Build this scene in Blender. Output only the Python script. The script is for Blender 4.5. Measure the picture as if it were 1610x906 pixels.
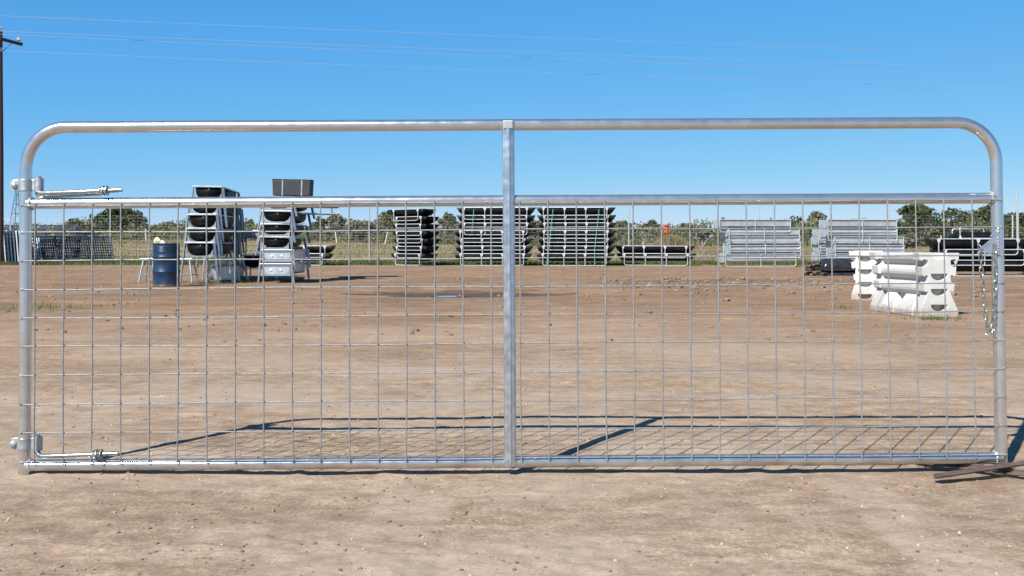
import bpy, bmesh, math, random
import numpy as np
from mathutils import Vector, Matrix
random.seed(7); RNG = np.random.default_rng(11)
for o in list(bpy.data.objects): bpy.data.objects.remove(o)
SC = bpy.context.scene; COL = SC.collection
R = math.radians
# ------------------------------------------------------------------ camera, light, exposure
CH, F, HY, CX = .812, 1500.0, 388.0, 805.0          # eye height, focal length in photo pixels, horizon row, centre column
cam = bpy.data.cameras.new('camera'); co = bpy.data.objects.new('camera', cam); COL.objects.link(co)
co.location = (0, 0, CH); co.rotation_euler = (R(90), 0, 0)
cam.sensor_width = 36; cam.lens = F / 1610 * 36; cam.shift_y = -65 / 1610; cam.clip_start = .05; cam.clip_end = 9000
SC.camera = co
SUN = Vector((-.723, -1.10, 1.25)).normalized()     # towards the sun
w = bpy.data.worlds.new('World'); SC.world = w; w.use_nodes = True
nt = w.node_tree; bg = nt.nodes['Background']
sky = nt.nodes.new('ShaderNodeTexSky'); sky.sky_type = 'NISHITA'; sky.sun_disc = False
sky.sun_elevation = math.asin(SUN.z); sky.sun_rotation = math.atan2(SUN.x, SUN.y)
sky.air_density = 1.0; sky.dust_density = .15; sky.ozone_density = 3.5; sky.altitude = 50
sky.air_density = 1.0; sky.dust_density = 0; sky.ozone_density = 10; sky.altitude = 3000
EXPO = .85
sep = nt.nodes.new('ShaderNodeSeparateColor'); cmb = nt.nodes.new('ShaderNodeCombineColor'); nt.links.new(sky.outputs[0], sep.inputs[0])
for ch, (kk, gg) in enumerate(((.67, 1.06), (.64, .52), (.85, .16))):      # a camera-like grade: deep blue overhead, pale but never white at the horizon
    a_ = nt.nodes.new('ShaderNodeMath'); a_.operation = 'MULTIPLY'; a_.inputs[1].default_value = 0.187; nt.links.new(sep.outputs[ch], a_.inputs[0])
    b_ = nt.nodes.new('ShaderNodeMath'); b_.operation = 'POWER'; b_.inputs[1].default_value = gg; nt.links.new(a_.outputs[0], b_.inputs[0])
    c_ = nt.nodes.new('ShaderNodeMath'); c_.operation = 'MULTIPLY'; c_.inputs[1].default_value = kk / (.12 * 2 ** EXPO); nt.links.new(b_.outputs[0], c_.inputs[0])
    d_ = nt.nodes.new('ShaderNodeMath'); d_.operation = 'MULTIPLY'; d_.inputs[1].default_value = (.70, 1.03, .94)[ch] / (.12 * 2 ** EXPO); nt.links.new(a_.outputs[0], d_.inputs[0])
    e_ = nt.nodes.new('ShaderNodeMath'); e_.operation = 'MINIMUM'; nt.links.new(c_.outputs[0], e_.inputs[0]); nt.links.new(d_.outputs[0], e_.inputs[1]); nt.links.new(e_.outputs[0], cmb.inputs[ch])
nt.links.new(cmb.outputs[0], bg.inputs['Color'])
bg.inputs['Strength'].default_value = .12
sl = bpy.data.lights.new('sun', 'SUN'); sl.energy = 5.0; sl.angle = R(.53); sl.color = (1, .95, .88)
so = bpy.data.objects.new('sun', sl); COL.objects.link(so); so.rotation_euler = SUN.to_track_quat('Z', 'Y').to_euler()
SC.view_settings.view_transform = 'Standard'; SC.view_settings.look = 'None'
SC.view_settings.exposure = EXPO; SC.view_settings.gamma = 1
# ------------------------------------------------------------------ helpers
def at(px, py, Y): return Vector(((px - CX) / F * Y, Y, CH + (HY - py) / F * Y))
def lin(c): return tuple(((v / 255 + .055) / 1.055) ** 2.4 if v > 10 else v / 255 / 12.92 for v in c)
class MB:
    def __init__(s): s.v = []; s.f = []; s.sm = []
    def add(s, vs, fs, smooth=False):
        n = len(s.v); s.v += [tuple(p) for p in vs]; s.f += [tuple(i + n for i in f) for f in fs]; s.sm += [smooth] * len(fs); return s
    def box(s, c, d, M=None):
        c = Vector(c); h = Vector(d) / 2
        vs = [Vector((x, y, z)) for x in (-1, 1) for y in (-1, 1) for z in (-1, 1)]
        vs = [Vector((a.x * h.x, a.y * h.y, a.z * h.z)) for a in vs]
        if M: vs = [M @ a for a in vs]
        vs = [a + c for a in vs]
        return s.add(vs, [(0, 1, 3, 2), (4, 6, 7, 5), (0, 4, 5, 1), (2, 3, 7, 6), (0, 2, 6, 4), (1, 5, 7, 3)])
    def tube(s, pts, r, n=8, closed=False, caps=True, sm=True):
        pts = [Vector(p) for p in pts]; m = len(pts)
        rs = r if isinstance(r, (list, tuple)) else [r] * m
        rings = []; up = None
        for i, p in enumerate(pts):
            a = pts[(i - 1) % m] if (closed or i) else p; b = pts[(i + 1) % m] if (closed or i < m - 1) else p
            t = (b - a).normalized()
            if up is None:
                up = Vector((0, 0, 1)) if abs(t.z) < .9 else Vector((0, 1, 0))
            u = (up - t * up.dot(t))
            if u.length < 1e-6: u = t.orthogonal()
            u.normalize(); up = u; v = t.cross(u)
            k = 1.0
            if 0 < i < m - 1 or closed:
                cs = max(.3, ((p - a).normalized()).dot(t)); k = 1 / cs if cs < .999 else 1
            rings.append([p + (u * math.cos(q) + v * math.sin(q)) * rs[i] * k for q in [2 * math.pi * j / n for j in range(n)]])
        vs = [p for rg in rings for p in rg]; fs = []
        for i in range(m if closed else m - 1):
            A = i * n; B = ((i + 1) % m) * n
            for j in range(n):
                k = (j + 1) % n; fs.append((A + j, A + k, B + k, B + j))
        s.add(vs, fs, sm)
        if caps and not closed:
            nn = len(s.v) - len(vs)
            s.f.append(tuple(nn + j for j in reversed(range(n)))); s.sm.append(False)
            s.f.append(tuple(nn + (m - 1) * n + j for j in range(n))); s.sm.append(False)
        return s
    def prism(s, poly, a, b, axis='y'):
        """extrude a 2D polygon between a and b on an axis: polygon coordinates are the other two axes"""
        n = len(poly)
        def P(u, v, t): return {'y': (u, t, v), 'x': (t, u, v), 'z': (u, v, t)}[axis]
        vs = [P(u, v, a) for u, v in poly] + [P(u, v, b) for u, v in poly]
        fs = [tuple(range(n)), tuple(range(2 * n - 1, n - 1, -1))] + [(i, i + n, (i + 1) % n + n, (i + 1) % n) for i in range(n)]
        return s.add(vs, fs)
    def ico(s, c, r, jit=.25, sub=1, sq=(1, 1, 1)):
        bm = bmesh.new(); bmesh.ops.create_icosphere(bm, subdivisions=sub, radius=1)
        vs = [Vector(c) + Vector((v.co.x * sq[0], v.co.y * sq[1], v.co.z * sq[2])) * r * (1 + random.uniform(-jit, jit)) for v in bm.verts]
        fs = [tuple(v.index for v in f.verts) for f in bm.faces]; bm.free()
        return s.add(vs, fs, False)
    def build(s, name, mat, parent=None, bevel=0, smooth=None, recalc=True):
        me = bpy.data.meshes.new(name); me.from_pydata(s.v, [], s.f)
        me.polygons.foreach_set('use_smooth', s.sm if smooth is None else [smooth] * len(s.f))
        if recalc:
            bm = bmesh.new(); bm.from_mesh(me); bmesh.ops.recalc_face_normals(bm, faces=bm.faces); bm.to_mesh(me); bm.free()
        if smooth is None and any(s.sm): me.set_sharp_from_angle(angle=R(42))
        me.materials.append(mat); o = bpy.data.objects.new(name, me); COL.objects.link(o)
        if parent: o.parent = parent
        if bevel:
            b = o.modifiers.new('bevel', 'BEVEL'); b.width = bevel; b.segments = 2; b.limit_method = 'ANGLE'; b.angle_limit = R(40)
        return o
def tag(o, label=None, cat=None, group=None, kind=None):
    for k, v in (('label', label), ('category', cat), ('group', group), ('kind', kind)):
        if v: o[k] = v
    return o
def empty(name, loc, rot=(0, 0, 0)):
    o = bpy.data.objects.new(name, None); COL.objects.link(o); o.location = loc; o.rotation_euler = rot; o.empty_display_size = .1; return o
def copy_tree(o, parent=None):
    c = o.copy(); COL.objects.link(c); c.parent = parent
    for ch in list(o.children): copy_tree(ch, c)
    return c
def arc(c, r, a0, a1, n=8, f=lambda u, v: (u, 0, v)):
    return [Vector(f(c[0] + r * math.cos(R(a0 + (a1 - a0) * i / n)), c[1] + r * math.sin(R(a0 + (a1 - a0) * i / n)))) for i in range(n + 1)]
# ------------------------------------------------------------------ materials
def mat(name, base, rough=.6, metal=0, var=None, scale=8, detail=6, bump=0, bscale=40, rvar=0, stretch=(1, 1, 1), coat=0, spec=.5, w=.5):
    m = bpy.data.materials.new(name); m.use_nodes = True; n = m.node_tree.nodes; l = m.node_tree.links; b = n['Principled BSDF']
    b.inputs['Roughness'].default_value = rough; b.inputs['Metallic'].default_value = metal; b.inputs['Base Color'].default_value = (*base, 1)
    b.inputs['Coat Weight'].default_value = coat; b.inputs['Specular IOR Level'].default_value = spec
    tc = n.new('ShaderNodeTexCoord'); mp = n.new('ShaderNodeMapping'); mp.inputs['Scale'].default_value = stretch; l.new(tc.outputs['Object'], mp.inputs[0])
    if var:
        t = n.new('ShaderNodeTexNoise'); t.inputs['Scale'].default_value = scale; t.inputs['Detail'].default_value = detail; l.new(mp.outputs[0], t.inputs[0])
        rp = n.new('ShaderNodeValToRGB'); rp.color_ramp.elements[0].position = w - .18; rp.color_ramp.elements[1].position = w + .18
        rp.color_ramp.elements[0].color = (*base, 1); rp.color_ramp.elements[1].color = (*var, 1)
        l.new(t.outputs[0], rp.inputs[0]); l.new(rp.outputs[0], b.inputs['Base Color'])
        if rvar:
            mr = n.new('ShaderNodeMapRange'); mr.inputs[1].default_value = .3; mr.inputs[2].default_value = .7
            mr.inputs[3].default_value = rough - rvar; mr.inputs[4].default_value = rough + rvar; l.new(t.outputs[0], mr.inputs[0]); l.new(mr.outputs[0], b.inputs['Roughness'])
    if bump:
        t2 = n.new('ShaderNodeTexNoise'); t2.inputs['Scale'].default_value = bscale; t2.inputs['Detail'].default_value = 5; l.new(mp.outputs[0], t2.inputs[0])
        bp = n.new('ShaderNodeBump'); bp.inputs['Strength'].default_value = bump; bp.inputs['Distance'].default_value = .01; l.new(t2.outputs[0], bp.inputs['Height']); l.new(bp.outputs[0], b.inputs['Normal'])
    return m
M_GALV = mat('galvanised_pipe', (.57, .575, .58), .22, .90, (.64, .645, .65), 26, 6, .012, 70, .03, (1, 1, 1))
M_GALVB = mat('galvanised_stay', (.42, .46, .50), .33, .9, (.58, .62, .66), 30, 6, .08, 160, .08)
M_WIRE = mat('galvanised_wire', (.17, .18, .19), .62, .4, (.25, .255, .26), 60, 2)
M_ZINC = mat('zinc_plated', (.30, .32, .31), .34, .95, (.42, .44, .40), 60, 3, .1, 200, .08)
M_ZCL = mat('clamp_steel', (.32, .35, .36), .45, .7, (.42, .44, .45), 40, 4, .1, 150, .1)
M_WELD = mat('weld_metal', (.36, .36, .36), .5, .6)
M_BFRAME = mat('bunk_frame_steel', (.33, .37, .40), .38, .75, (.46, .50, .53), 10, 4)
M_BFRAMEW = mat('bunk_frame_bright', (.42, .46, .48), .45, .4, (.56, .60, .61), 10, 4)
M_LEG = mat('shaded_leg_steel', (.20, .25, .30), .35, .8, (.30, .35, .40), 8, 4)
M_SHEET = mat('galvanised_sheet', (.38, .43, .46), .45, .45, (.50, .55, .58), 3, 6, .05, 20, .1)
M_SHEETB = mat('bright_sheet', (.55, .60, .65), .32, .75, (.68, .72, .76), 5, 5, .3, 5, .08)
M_POLY = mat('black_poly', (.004, .004, .005), .45, 0, (.008, .008, .009), 4, 6, .05, 20, .1, spec=.15)
M_POLYG = mat('glossy_poly', (.014, .014, .020), .22, 0, (.03, .028, .03), 6, 5, .1, 14, .08)
M_DRUM = mat('drum_paint', (.005, .020, .052), .34, 0, (.008, .028, .072), 5, 8, .03, 20, .1)
M_DRUMD = mat('drum_lid', (.012, .03, .07), .5)
M_WPLAS = mat('white_plastic', (.40, .40, .38), .5, 0, (.48, .48, .465), 5, 9, .08, 20, .05)
def grime(m, col, ztop, amt=.8):
    n = m.node_tree.nodes; l = m.node_tree.links; b = n['Principled BSDF']; src = b.inputs['Base Color'].links[0].from_socket
    tc = n.new('ShaderNodeTexCoord'); sp = n.new('ShaderNodeSeparateXYZ'); l.new(tc.outputs['Object'], sp.inputs[0]); t = n.new('ShaderNodeTexNoise'); t.inputs['Scale'].default_value = 14; t.inputs['Detail'].default_value = 8; l.new(tc.outputs['Object'], t.inputs[0])
    a = n.new('ShaderNodeMath'); a.operation = 'MULTIPLY_ADD'; l.new(t.outputs[0], a.inputs[0]); a.inputs[1].default_value = -ztop * 2.2; l.new(sp.outputs[2], a.inputs[2])
    r = n.new('ShaderNodeMapRange'); r.interpolation_type = 'SMOOTHSTEP'; r.inputs[1].default_value = -ztop * 1.25; r.inputs[2].default_value = ztop * .1; r.inputs[3].default_value = amt; r.inputs[4].default_value = 0; l.new(a.outputs[0], r.inputs[0])
    x = n.new('ShaderNodeMix'); x.data_type = 'RGBA'; l.new(r.outputs[0], x.inputs[0]); l.new(src, x.inputs[6]); x.inputs[7].default_value = (*col, 1); l.new(x.outputs[2], b.inputs['Base Color'])
grime(M_WPLAS, (.26, .19, .13), .16, .75); grime(M_DRUM, (.10, .07, .05), .10, .8); grime(M_GALV, (.25, .19, .14), .05, .55)
M_STRAP = mat('teal_strap', (.10, .42, .36), .5)
M_PBLUE = mat('panel_steel', (.018, .032, .055), .5, .2, (.04, .06, .09), 5, 5)  # shade among the stacked cattle panels painted in as near-black blue; tower shares it
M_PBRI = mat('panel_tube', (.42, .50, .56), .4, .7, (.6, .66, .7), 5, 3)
M_RUST = mat('rusty_iron', (.07, .052, .045), .65, .3, (.14, .105, .088), 14, 8, .3, 60)
M_WOODP = mat('pole_wood', (.055, .025, .018), .85, 0, (.10, .052, .038), 3, 8, .3, 30, 0, (6, 6, .5))
M_PORC = mat('insulator_glaze', (.5, .5, .55), .25)
M_CABLE = mat('cable_aluminium', (.30, .34, .40), .6, .2)
M_RAGY = mat('rag_yellow', (.62, .52, .26), .9, 0, (.75, .70, .50), 30)
M_RAGW = mat('rag_white', (.72, .72, .70), .9)
M_CREAM = mat('cream_paper', (.7, .72, .70), .6)
M_POSTM = mat('fence_post_steel', (.42, .46, .46), .5, .5)
M_FWIRE = mat('fence_wire_steel', (.20, .22, .22), .6, .3)
M_POSTW = mat('grey_wood', (.38, .35, .30), .9, 0, (.5, .47, .42), 4)
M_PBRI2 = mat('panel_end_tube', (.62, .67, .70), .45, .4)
M_SCRAP = mat('scrap_debris', (.025, .018, .015), .7, 0, (.17, .11, .075), 9, 4, .3, 20, w=.6)
M_BARK = mat('bark', (.11, .09, .07), .9, 0, (.17, .15, .12), 3)
M_BARKG = mat('pale_bark', (.30, .28, .25), .9, 0, (.42, .39, .35), 2)
def leafmat(name, a, b, c, scale=.7):
    m = bpy.data.materials.new(name); m.use_nodes = True; n = m.node_tree.nodes; l = m.node_tree.links; bs = n['Principled BSDF']
    bs.inputs['Roughness'].default_value = .75; bs.inputs['Specular IOR Level'].default_value = .2
    g = n.new('ShaderNodeNewGeometry'); t = n.new('ShaderNodeTexNoise'); t.inputs['Scale'].default_value = scale; t.inputs['Detail'].default_value = 8; t.inputs['Roughness'].default_value = .7
    l.new(g.outputs['Position'], t.inputs[0]); rp = n.new('ShaderNodeValToRGB'); e = rp.color_ramp.elements
    e[0].position = .36; e[0].color = (*a, 1); e[1].position = .64; e[1].color = (*c, 1); x = e.new(.5); x.color = (*b, 1)
    l.new(t.outputs[0], rp.inputs[0]); l.new(rp.outputs[0], bs.inputs['Base Color'])
    tr = n.new('ShaderNodeBsdfTranslucent'); l.new(rp.outputs[0], tr.inputs['Color']); mx = n.new('ShaderNodeMixShader'); mx.inputs[0].default_value = .25
    l.new(bs.outputs[0], mx.inputs[1]); l.new(tr.outputs[0], mx.inputs[2]); l.new(mx.outputs[0], n['Material Output'].inputs[0]); return m
M_OAK = leafmat('oak_leaves', (.038, .05, .024), (.065, .082, .036), (.115, .125, .06))
M_MESQ = leafmat('mesquite_leaves', (.08, .09, .04), (.13, .135, .062), (.20, .19, .105))
M_GREYB = leafmat('grey_brush', (.10, .105, .065), (.15, .14, .10), (.22, .20, .155))
M_PALE = leafmat('pale_brush', (.10, .12, .06), (.19, .18, .12), (.30, .27, .22), .4)
M_ORAN = leafmat('orange_leaves', (.55, .13, .05), (.65, .17, .07), (.7, .22, .10))
M_GRN = leafmat('green_grass', (.045, .07, .02), (.075, .105, .03), (.14, .135, .055), .6)
M_DRY = leafmat('dry_grass', (.12, .115, .052), (.23, .18, .10), (.34, .27, .16), .16)
# ------------------------------------------------------------------ ground
def vnoise(x, y, sc, seed):
    g = np.random.default_rng(seed).random((256, 256)); x = x / sc + seed * 3.7; y = y / sc + seed * 1.3
    xi = np.floor(x).astype(int); yi = np.floor(y).astype(int); fx = x - xi; fy = y - yi
    fx = fx * fx * (3 - 2 * fx); fy = fy * fy * (3 - 2 * fy)
    a = g[xi % 256, yi % 256]; b = g[(xi + 1) % 256, yi % 256]; c = g[xi % 256, (yi + 1) % 256]; d = g[(xi + 1) % 256, (yi + 1) % 256]
    return (a * (1 - fx) + b * fx) * (1 - fy) + (c * (1 - fx) + d * fx) * fy - .5
def sstep(a, b, t): t = np.clip((t - a) / (b - a), 0, 1); return t * t * (3 - 2 * t)
def terr(x, y):
    x = np.asarray(x, float); y = np.asarray(y, float)
    h = .72 + 1.15 * (1 - sstep(-60, 25, x))
    return h * sstep(58, 155, y) * (1 - .0 * y)
def gz(x, y):
    x = np.asarray(x, float); y = np.asarray(y, float); d = np.hypot(x, y)
    z = vnoise(x, y, .9, 1) * .012 + vnoise(x * .6, y, .33, 2) * .006
    z += vnoise(x * .7, y, .12, 3) * .004 * (d < 30) + vnoise(x, y, .05, 4) * .003 * (d < 12) + np.maximum(vnoise(x, y, .075, 6) - .3, 0) * .04 * (d < 12) + np.maximum(vnoise(x, y, .7, 15) - .05, 0) * (vnoise(x, y, .035, 16) + .3 * vnoise(x, y, .02, 17)) * .024 * (d < 9)
    ro = np.exp(-((y - 20.5) / 3.2) ** 2) * sstep(1, 4, x) * (1 - sstep(8, 10, x))
    z += ro * (np.maximum(vnoise(x, y, .35, 8), 0) * .16 + vnoise(x, y, .9, 9) * .06)
    z += (vnoise(x * .25, y, .8, 12) * .05) * sstep(12, 20, y) * (1 - sstep(34, 42, y))
    damp = np.exp(-(((x + .95) / 2.4) ** 2 + ((y - 17.0) / 1.5) ** 2) ** 2)
    z = z * (1 - .7 * damp) - .05 * damp
    return z + terr(x, y)
def spread(a, b, d0, g):
    r = [a]; d = d0
    while r[-1] < b: r.append(r[-1] + d); d *= g
    return r
ys = np.array(sorted([-a for a in spread(.1, 400, .2, 1.3)] + list(np.arange(0, 2.2, .12)) + list(np.arange(2.2, 5.6, .0125)) + spread(5.6, 60, .02, 1.0072) + spread(61, 4200, .9, 1.05)))
xp = list(np.arange(.0, 3.2, .017)) + spread(3.2, 14, .02, 1.012) + spread(14.3, 4000, .35, 1.05)
xs = np.array([-a for a in reversed(xp[1:])] + xp)
X, Yg = np.meshgrid(xs, ys); Z = gz(X, Yg)
nx, ny = len(xs), len(ys); V = np.stack([X, Yg, Z], -1).reshape(-1, 3).astype(np.float32)
i = np.arange(nx - 1)[None, :] + np.arange(ny - 1)[:, None] * nx
Q = np.stack([i, i + 1, i + nx + 1, i + nx], -1).reshape(-1, 4).astype(np.int32)
me = bpy.data.meshes.new('ground'); me.vertices.add(len(V)); me.vertices.foreach_set('co', V.ravel())
me.loops.add(Q.size); me.loops.foreach_set('vertex_index', Q.ravel()); me.polygons.add(len(Q))
me.polygons.foreach_set('loop_start', np.arange(0, Q.size, 4, dtype=np.int32)); me.polygons.foreach_set('use_smooth', np.ones(len(Q), bool)); me.update(calc_edges=True)
def ground_mat():
    m = bpy.data.materials.new('bare_dirt'); m.use_nodes = True; n = m.node_tree.nodes; l = m.node_tree.links; b = n['Principled BSDF']
    b.inputs['Specular IOR Level'].default_value = .06
    g = n.new('ShaderNodeNewGeometry'); sp = n.new('ShaderNodeSeparateXYZ'); l.new(g.outputs['Position'], sp.inputs[0])
    def noise(sc, det, st=(1, 1, 1), rgh=.6):
        mp = n.new('ShaderNodeMapping'); mp.inputs['Scale'].default_value = st; l.new(g.outputs['Position'], mp.inputs[0])
        t = n.new('ShaderNodeTexNoise'); t.inputs['Scale'].default_value = sc; t.inputs['Detail'].default_value = det; t.inputs['Roughness'].default_value = rgh; l.new(mp.outputs[0], t.inputs[0]); return t.outputs[0]
    def ramp(s, p0, p1, c0, c1):
        r = n.new('ShaderNodeValToRGB'); e = r.color_ramp.elements; e[0].position = p0; e[1].position = p1; e[0].color = (*c0, 1); e[1].color = (*c1, 1); l.new(s, r.inputs[0]); return r.outputs[0]
    def mix(f, a, c, mode='MIX'):
        x = n.new('ShaderNodeMix'); x.data_type = 'RGBA'; x.blend_type = mode
        if isinstance(f, float): x.inputs[0].default_value = f
        else: l.new(f, x.inputs[0])
        for k, v in ((6, a), (7, c)):
            if isinstance(v, tuple): x.inputs[k].default_value = (*v, 1)
            else: l.new(v, x.inputs[k])
        return x.outputs[2]
    def mr(s, a, c, d=0., e=1.):
        x = n.new('ShaderNodeMapRange'); x.interpolation_type = 'SMOOTHSTEP'
        for k, v in ((1, a), (2, c), (3, d), (4, e)): x.inputs[k].default_value = v
        l.new(s, x.inputs[0]); return x.outputs[0]
    def mth(op, a, c):
        x = n.new('ShaderNodeMath'); x.operation = op
        for k, v in ((0, a), (1, c)):
            if isinstance(v, (int, float)): x.inputs[k].default_value = v
            else: l.new(v, x.inputs[k])
        return x.outputs[0]
    base = ramp(noise(1.1, 8, (.45, 1, 1), .62), .34, .66, (.262, .200, .150), (.355, .282, .218))
    fine = ramp(noise(9, 9, (.6, 1, 1), .75), .36, .62, (.62, .58, .54), (1.12, 1.12, 1.11))
    c = mix(1.0, base, fine, 'MULTIPLY')
    grit = ramp(noise(75, 4, (1, 1, 1), .7), .42, .60, (.80, .78, .75), (1.10, 1.10, 1.10)); c = mix(1.0, c, grit, 'MULTIPLY')
    spots = ramp(noise(40, 2), .70, .74, (0, 0, 0), (1, 1, 1)); c = mix(mth('MULTIPLY', spots, .5), c, (.50, .38, .27))
    dk = ramp(noise(26, 3, (.7, 1, 1)), .68, .73, (0, 0, 0), (1, 1, 1)); c = mix(mth('MULTIPLY', dk, .55), c, (.09, .055, .04))
    # packed, paler, smoother ground against loose crumbly soil, and faint tyre bands leading through the opening
    pack = mr(noise(.75, 5, (.6, 1, 1), .55), .42, .6)
    def band(x0, slope, wdt):
        q = mth('ADD', mth('ADD', sp.outputs[0], mth('MULTIPLY', sp.outputs[1], slope)), -x0); q = mth('ADD', q, mth('MULTIPLY', noise(.35, 3), .5)); q = mth('ABSOLUTE', q, 0); return mr(q, wdt * .6, wdt, 1., 0.)
    trk = mth('MAXIMUM', mth('MAXIMUM', band(-.12, -.01, .15), band(1.35, -.03, .15)), band(-1.5, .06, .14))
    trk = mth('MULTIPLY', trk, mr(noise(1.3, 4), .35, .65, .2, .8)); pack = mth('MAXIMUM', pack, trk)
    c = mix(mth('MULTIPLY', pack, .5), c, (.338, .276, .222)); loose = mth('SUBTRACT', 1, pack)
    c = mix(mth('MULTIPLY', mth('MULTIPLY', loose, ramp(noise(17, 6, (.5, 1, 1), .7), .5, .62, (0, 0, 0), (1, 1, 1))), .45), c, (.20, .125, .08))
    # the yard turns redder and browner farther out
    far = mr(sp.outputs[1], 2.5, 14); red = ramp(noise(.8, 7, (.5, 1, 1), .65), .36, .64, (.188, .121, .076), (.308, .212, .143))
    red = mix(1.0, red, ramp(noise(9, 7, (.7, 1, 1), .8), .38, .60, (.74, .70, .66), (1.14, 1.14, 1.13)), 'MULTIPLY'); red = mix(1.0, red, ramp(noise(3.2, 7, (.6, 1, 1), .78), .36, .62, (.66, .62, .58), (1.12, 1.12, 1.1)), 'MULTIPLY')
    c = mix(mth('MULTIPLY', far, .8), c, red)
    # damp mud hollow
    wx = mth('ADD', sp.outputs[0], mth('MULTIPLY', noise(1.2, 5), 2.4)); wy = mth('ADD', sp.outputs[1], mth('MULTIPLY', noise(1.3, 5, (.4, 1, 1)), 2.6))
    ex = mth('DIVIDE', mth('ADD', wx, -.25), 2.0); ey = mth('DIVIDE', mth('ADD', wy, -18.3), .85)
    dd = mth('ADD', mth('MULTIPLY', ex, ex), mth('MULTIPLY', ey, ey)); damp = mr(dd, .7, 1.15, 1., 0.)
    c = mix(mth('MULTIPLY', damp, .95), c, (.085, .060, .045))
    # churned darker patch in front of the galvanised stacks
    e2 = mth('DIVIDE', mth('ADD', wx, -7.6), 4.2); e3 = mth('DIVIDE', mth('ADD', wy, -23.2), 2.1)
    d2 = mr(mth('ADD', mth('MULTIPLY', e2, e2), mth('MULTIPLY', e3, e3)), .5, 1.2, 1., 0.)
    c = mix(mth('MULTIPLY', d2, .5), c, (.12, .078, .055))
    # faint green film at the left
    wg = mth('ADD', sp.outputs[0], mth('MULTIPLY', noise(1.7, 6), 2.0)); e4 = mth('DIVIDE', mth('ADD', wg, 6.2), 1.6); e5 = mth('DIVIDE', mth('ADD', sp.outputs[1], -12.4), 1.5)
    d3 = mr(mth('ADD', mth('MULTIPLY', e4, e4), mth('MULTIPLY', e5, e5)), .4, 1.2, 1., 0.)
    c = mix(mth('MULTIPLY', d3, .55), c, (.13, .125, .06))
    # field soil
    fy = mth('ADD', sp.outputs[1], mth('MULTIPLY', noise(.7, 5), 1.6)); gr = mr(fy, 42.2, 43.4)
    gcol = ramp(noise(.10, 8, (.5, 1, 1), .7), .4, .6, (.11, .11, .05), (.27, .22, .125))
    c = mix(gr, c, gcol)
    l.new(c, b.inputs['Base Color']); l.new(mr(damp, 0, 1, .95, .55), b.inputs['Roughness'])
    h = mth('ADD', mth('MULTIPLY', noise(22, 9, (.7, 1, 1), .75), .6), mth('MULTIPLY', noise(90, 5), .25)); h = mth('ADD', h, mth('MULTIPLY', dk, -.25)); h = mth('ADD', h, mth('MULTIPLY', spots, .2))
    bp = n.new('ShaderNodeBump'); bp.inputs['Distance'].default_value = .014; l.new(mr(loose, 0, 1, .18, .6), bp.inputs['Strength']); l.new(h, bp.inputs['Height'])
    h2 = n.new('ShaderNodeBump'); h2.inputs['Strength'].default_value = .7; h2.inputs['Distance'].default_value = .16; l.new(mth('MULTIPLY', noise(2.6, 8, (.4, 1, 1), .75), mr(sp.outputs[1], 7, 16)), h2.inputs['Height'])
    l.new(h2.outputs[0], bp.inputs['Normal']); l.new(bp.outputs[0], b.inputs['Normal']); return m
me.materials.append(ground_mat()); go = bpy.data.objects.new('ground', me); COL.objects.link(go); tag(go, kind='structure')
def G(x, y): return float(gz(x, y))
# puddle
pm = bpy.data.materials.new('puddle_water'); pm.use_nodes = True; pb = pm.node_tree.nodes['Principled BSDF']
pb.inputs['Base Color'].default_value = (.05, .04, .035, 1); pb.inputs['Roughness'].default_value = .04; pb.inputs['Specular IOR Level'].default_value = .7
c0 = at(709, 0, 16.3); pv = [(c0.x + (.33 + .05 * math.sin(3 * a) + .04 * math.sin(5 * a + 1)) * math.cos(a), 16.35 + (.26 + .05 * math.sin(2 * a + 1)) * math.sin(a), 0) for a in [2 * math.pi * k / 40 for k in range(40)]]
zz = max(G(a[0], a[1]) for a in pv) + .006
MB().add([(a[0], a[1], zz) for a in pv], [tuple(range(40))]).build('puddle', pm)['kind'] = 'structure'
# stones and clods
def scatter(name, n, fpos, fs, m, lab):
    mb = MB(); base = []
    for k in range(6):
        q = MB().ico((0, 0, 0), 1, .28, 1, (1, random.uniform(.7, 1), random.uniform(.45, .7))); base.append((q.v, q.f))
    for k in range(n):
        x, y = fpos(); s = fs(); v, f = random.choice(base); a = random.random() * 6.28; ca, sa = math.cos(a) * s, math.sin(a) * s; z = G(x, y) + s * .15
        mb.add([(x + p[0] * ca - p[1] * sa, y + p[0] * sa + p[1] * ca, z + p[2] * s) for p in v], f)
    return tag(mb.build(name, m, recalc=False), lab, 'stones', kind='stuff')
def near():
    y = 2.2 + 6.5 * random.random() ** 1.3; return random.uniform(-.6, .6) * y, y
def mid():
    y = 8 + 32 * random.random(); return random.uniform(-.6, .6) * y, y
def rough():
    y = random.gauss(20.5, 2.2); return random.uniform(2, 9.3), y
M_STONE = mat('stone_tan', (.30, .20, .14), .9, 0, (.42, .35, .28), 9, 3, .2, 60)
M_CLOD = mat('dirt_clod', (.11, .075, .05), .95, 0, (.24, .17, .12), 6, 4, .3, 60)
scatter('gravel', 2200, near, lambda: .0018 + .006 * random.random() ** 5, M_STONE, 'tiny pale stones scattered over the dirt around the gate')
scatter('dirt_crumbs', 7000, near, lambda: .0015 + .0075 * random.random() ** 6, M_CLOD, 'small brown crumbs of dry soil scattered over the near dirt')
scatter('dirt_clods', 2600, mid, lambda: .007 + .04 * random.random() ** 5, M_CLOD, 'brown dirt clods scattered across the open yard')
scatter('churned_clods', 900, rough, lambda: .015 + .08 * random.random() ** 3, M_CLOD, 'rough brown clods of churned soil before the galvanised stacks')
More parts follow.
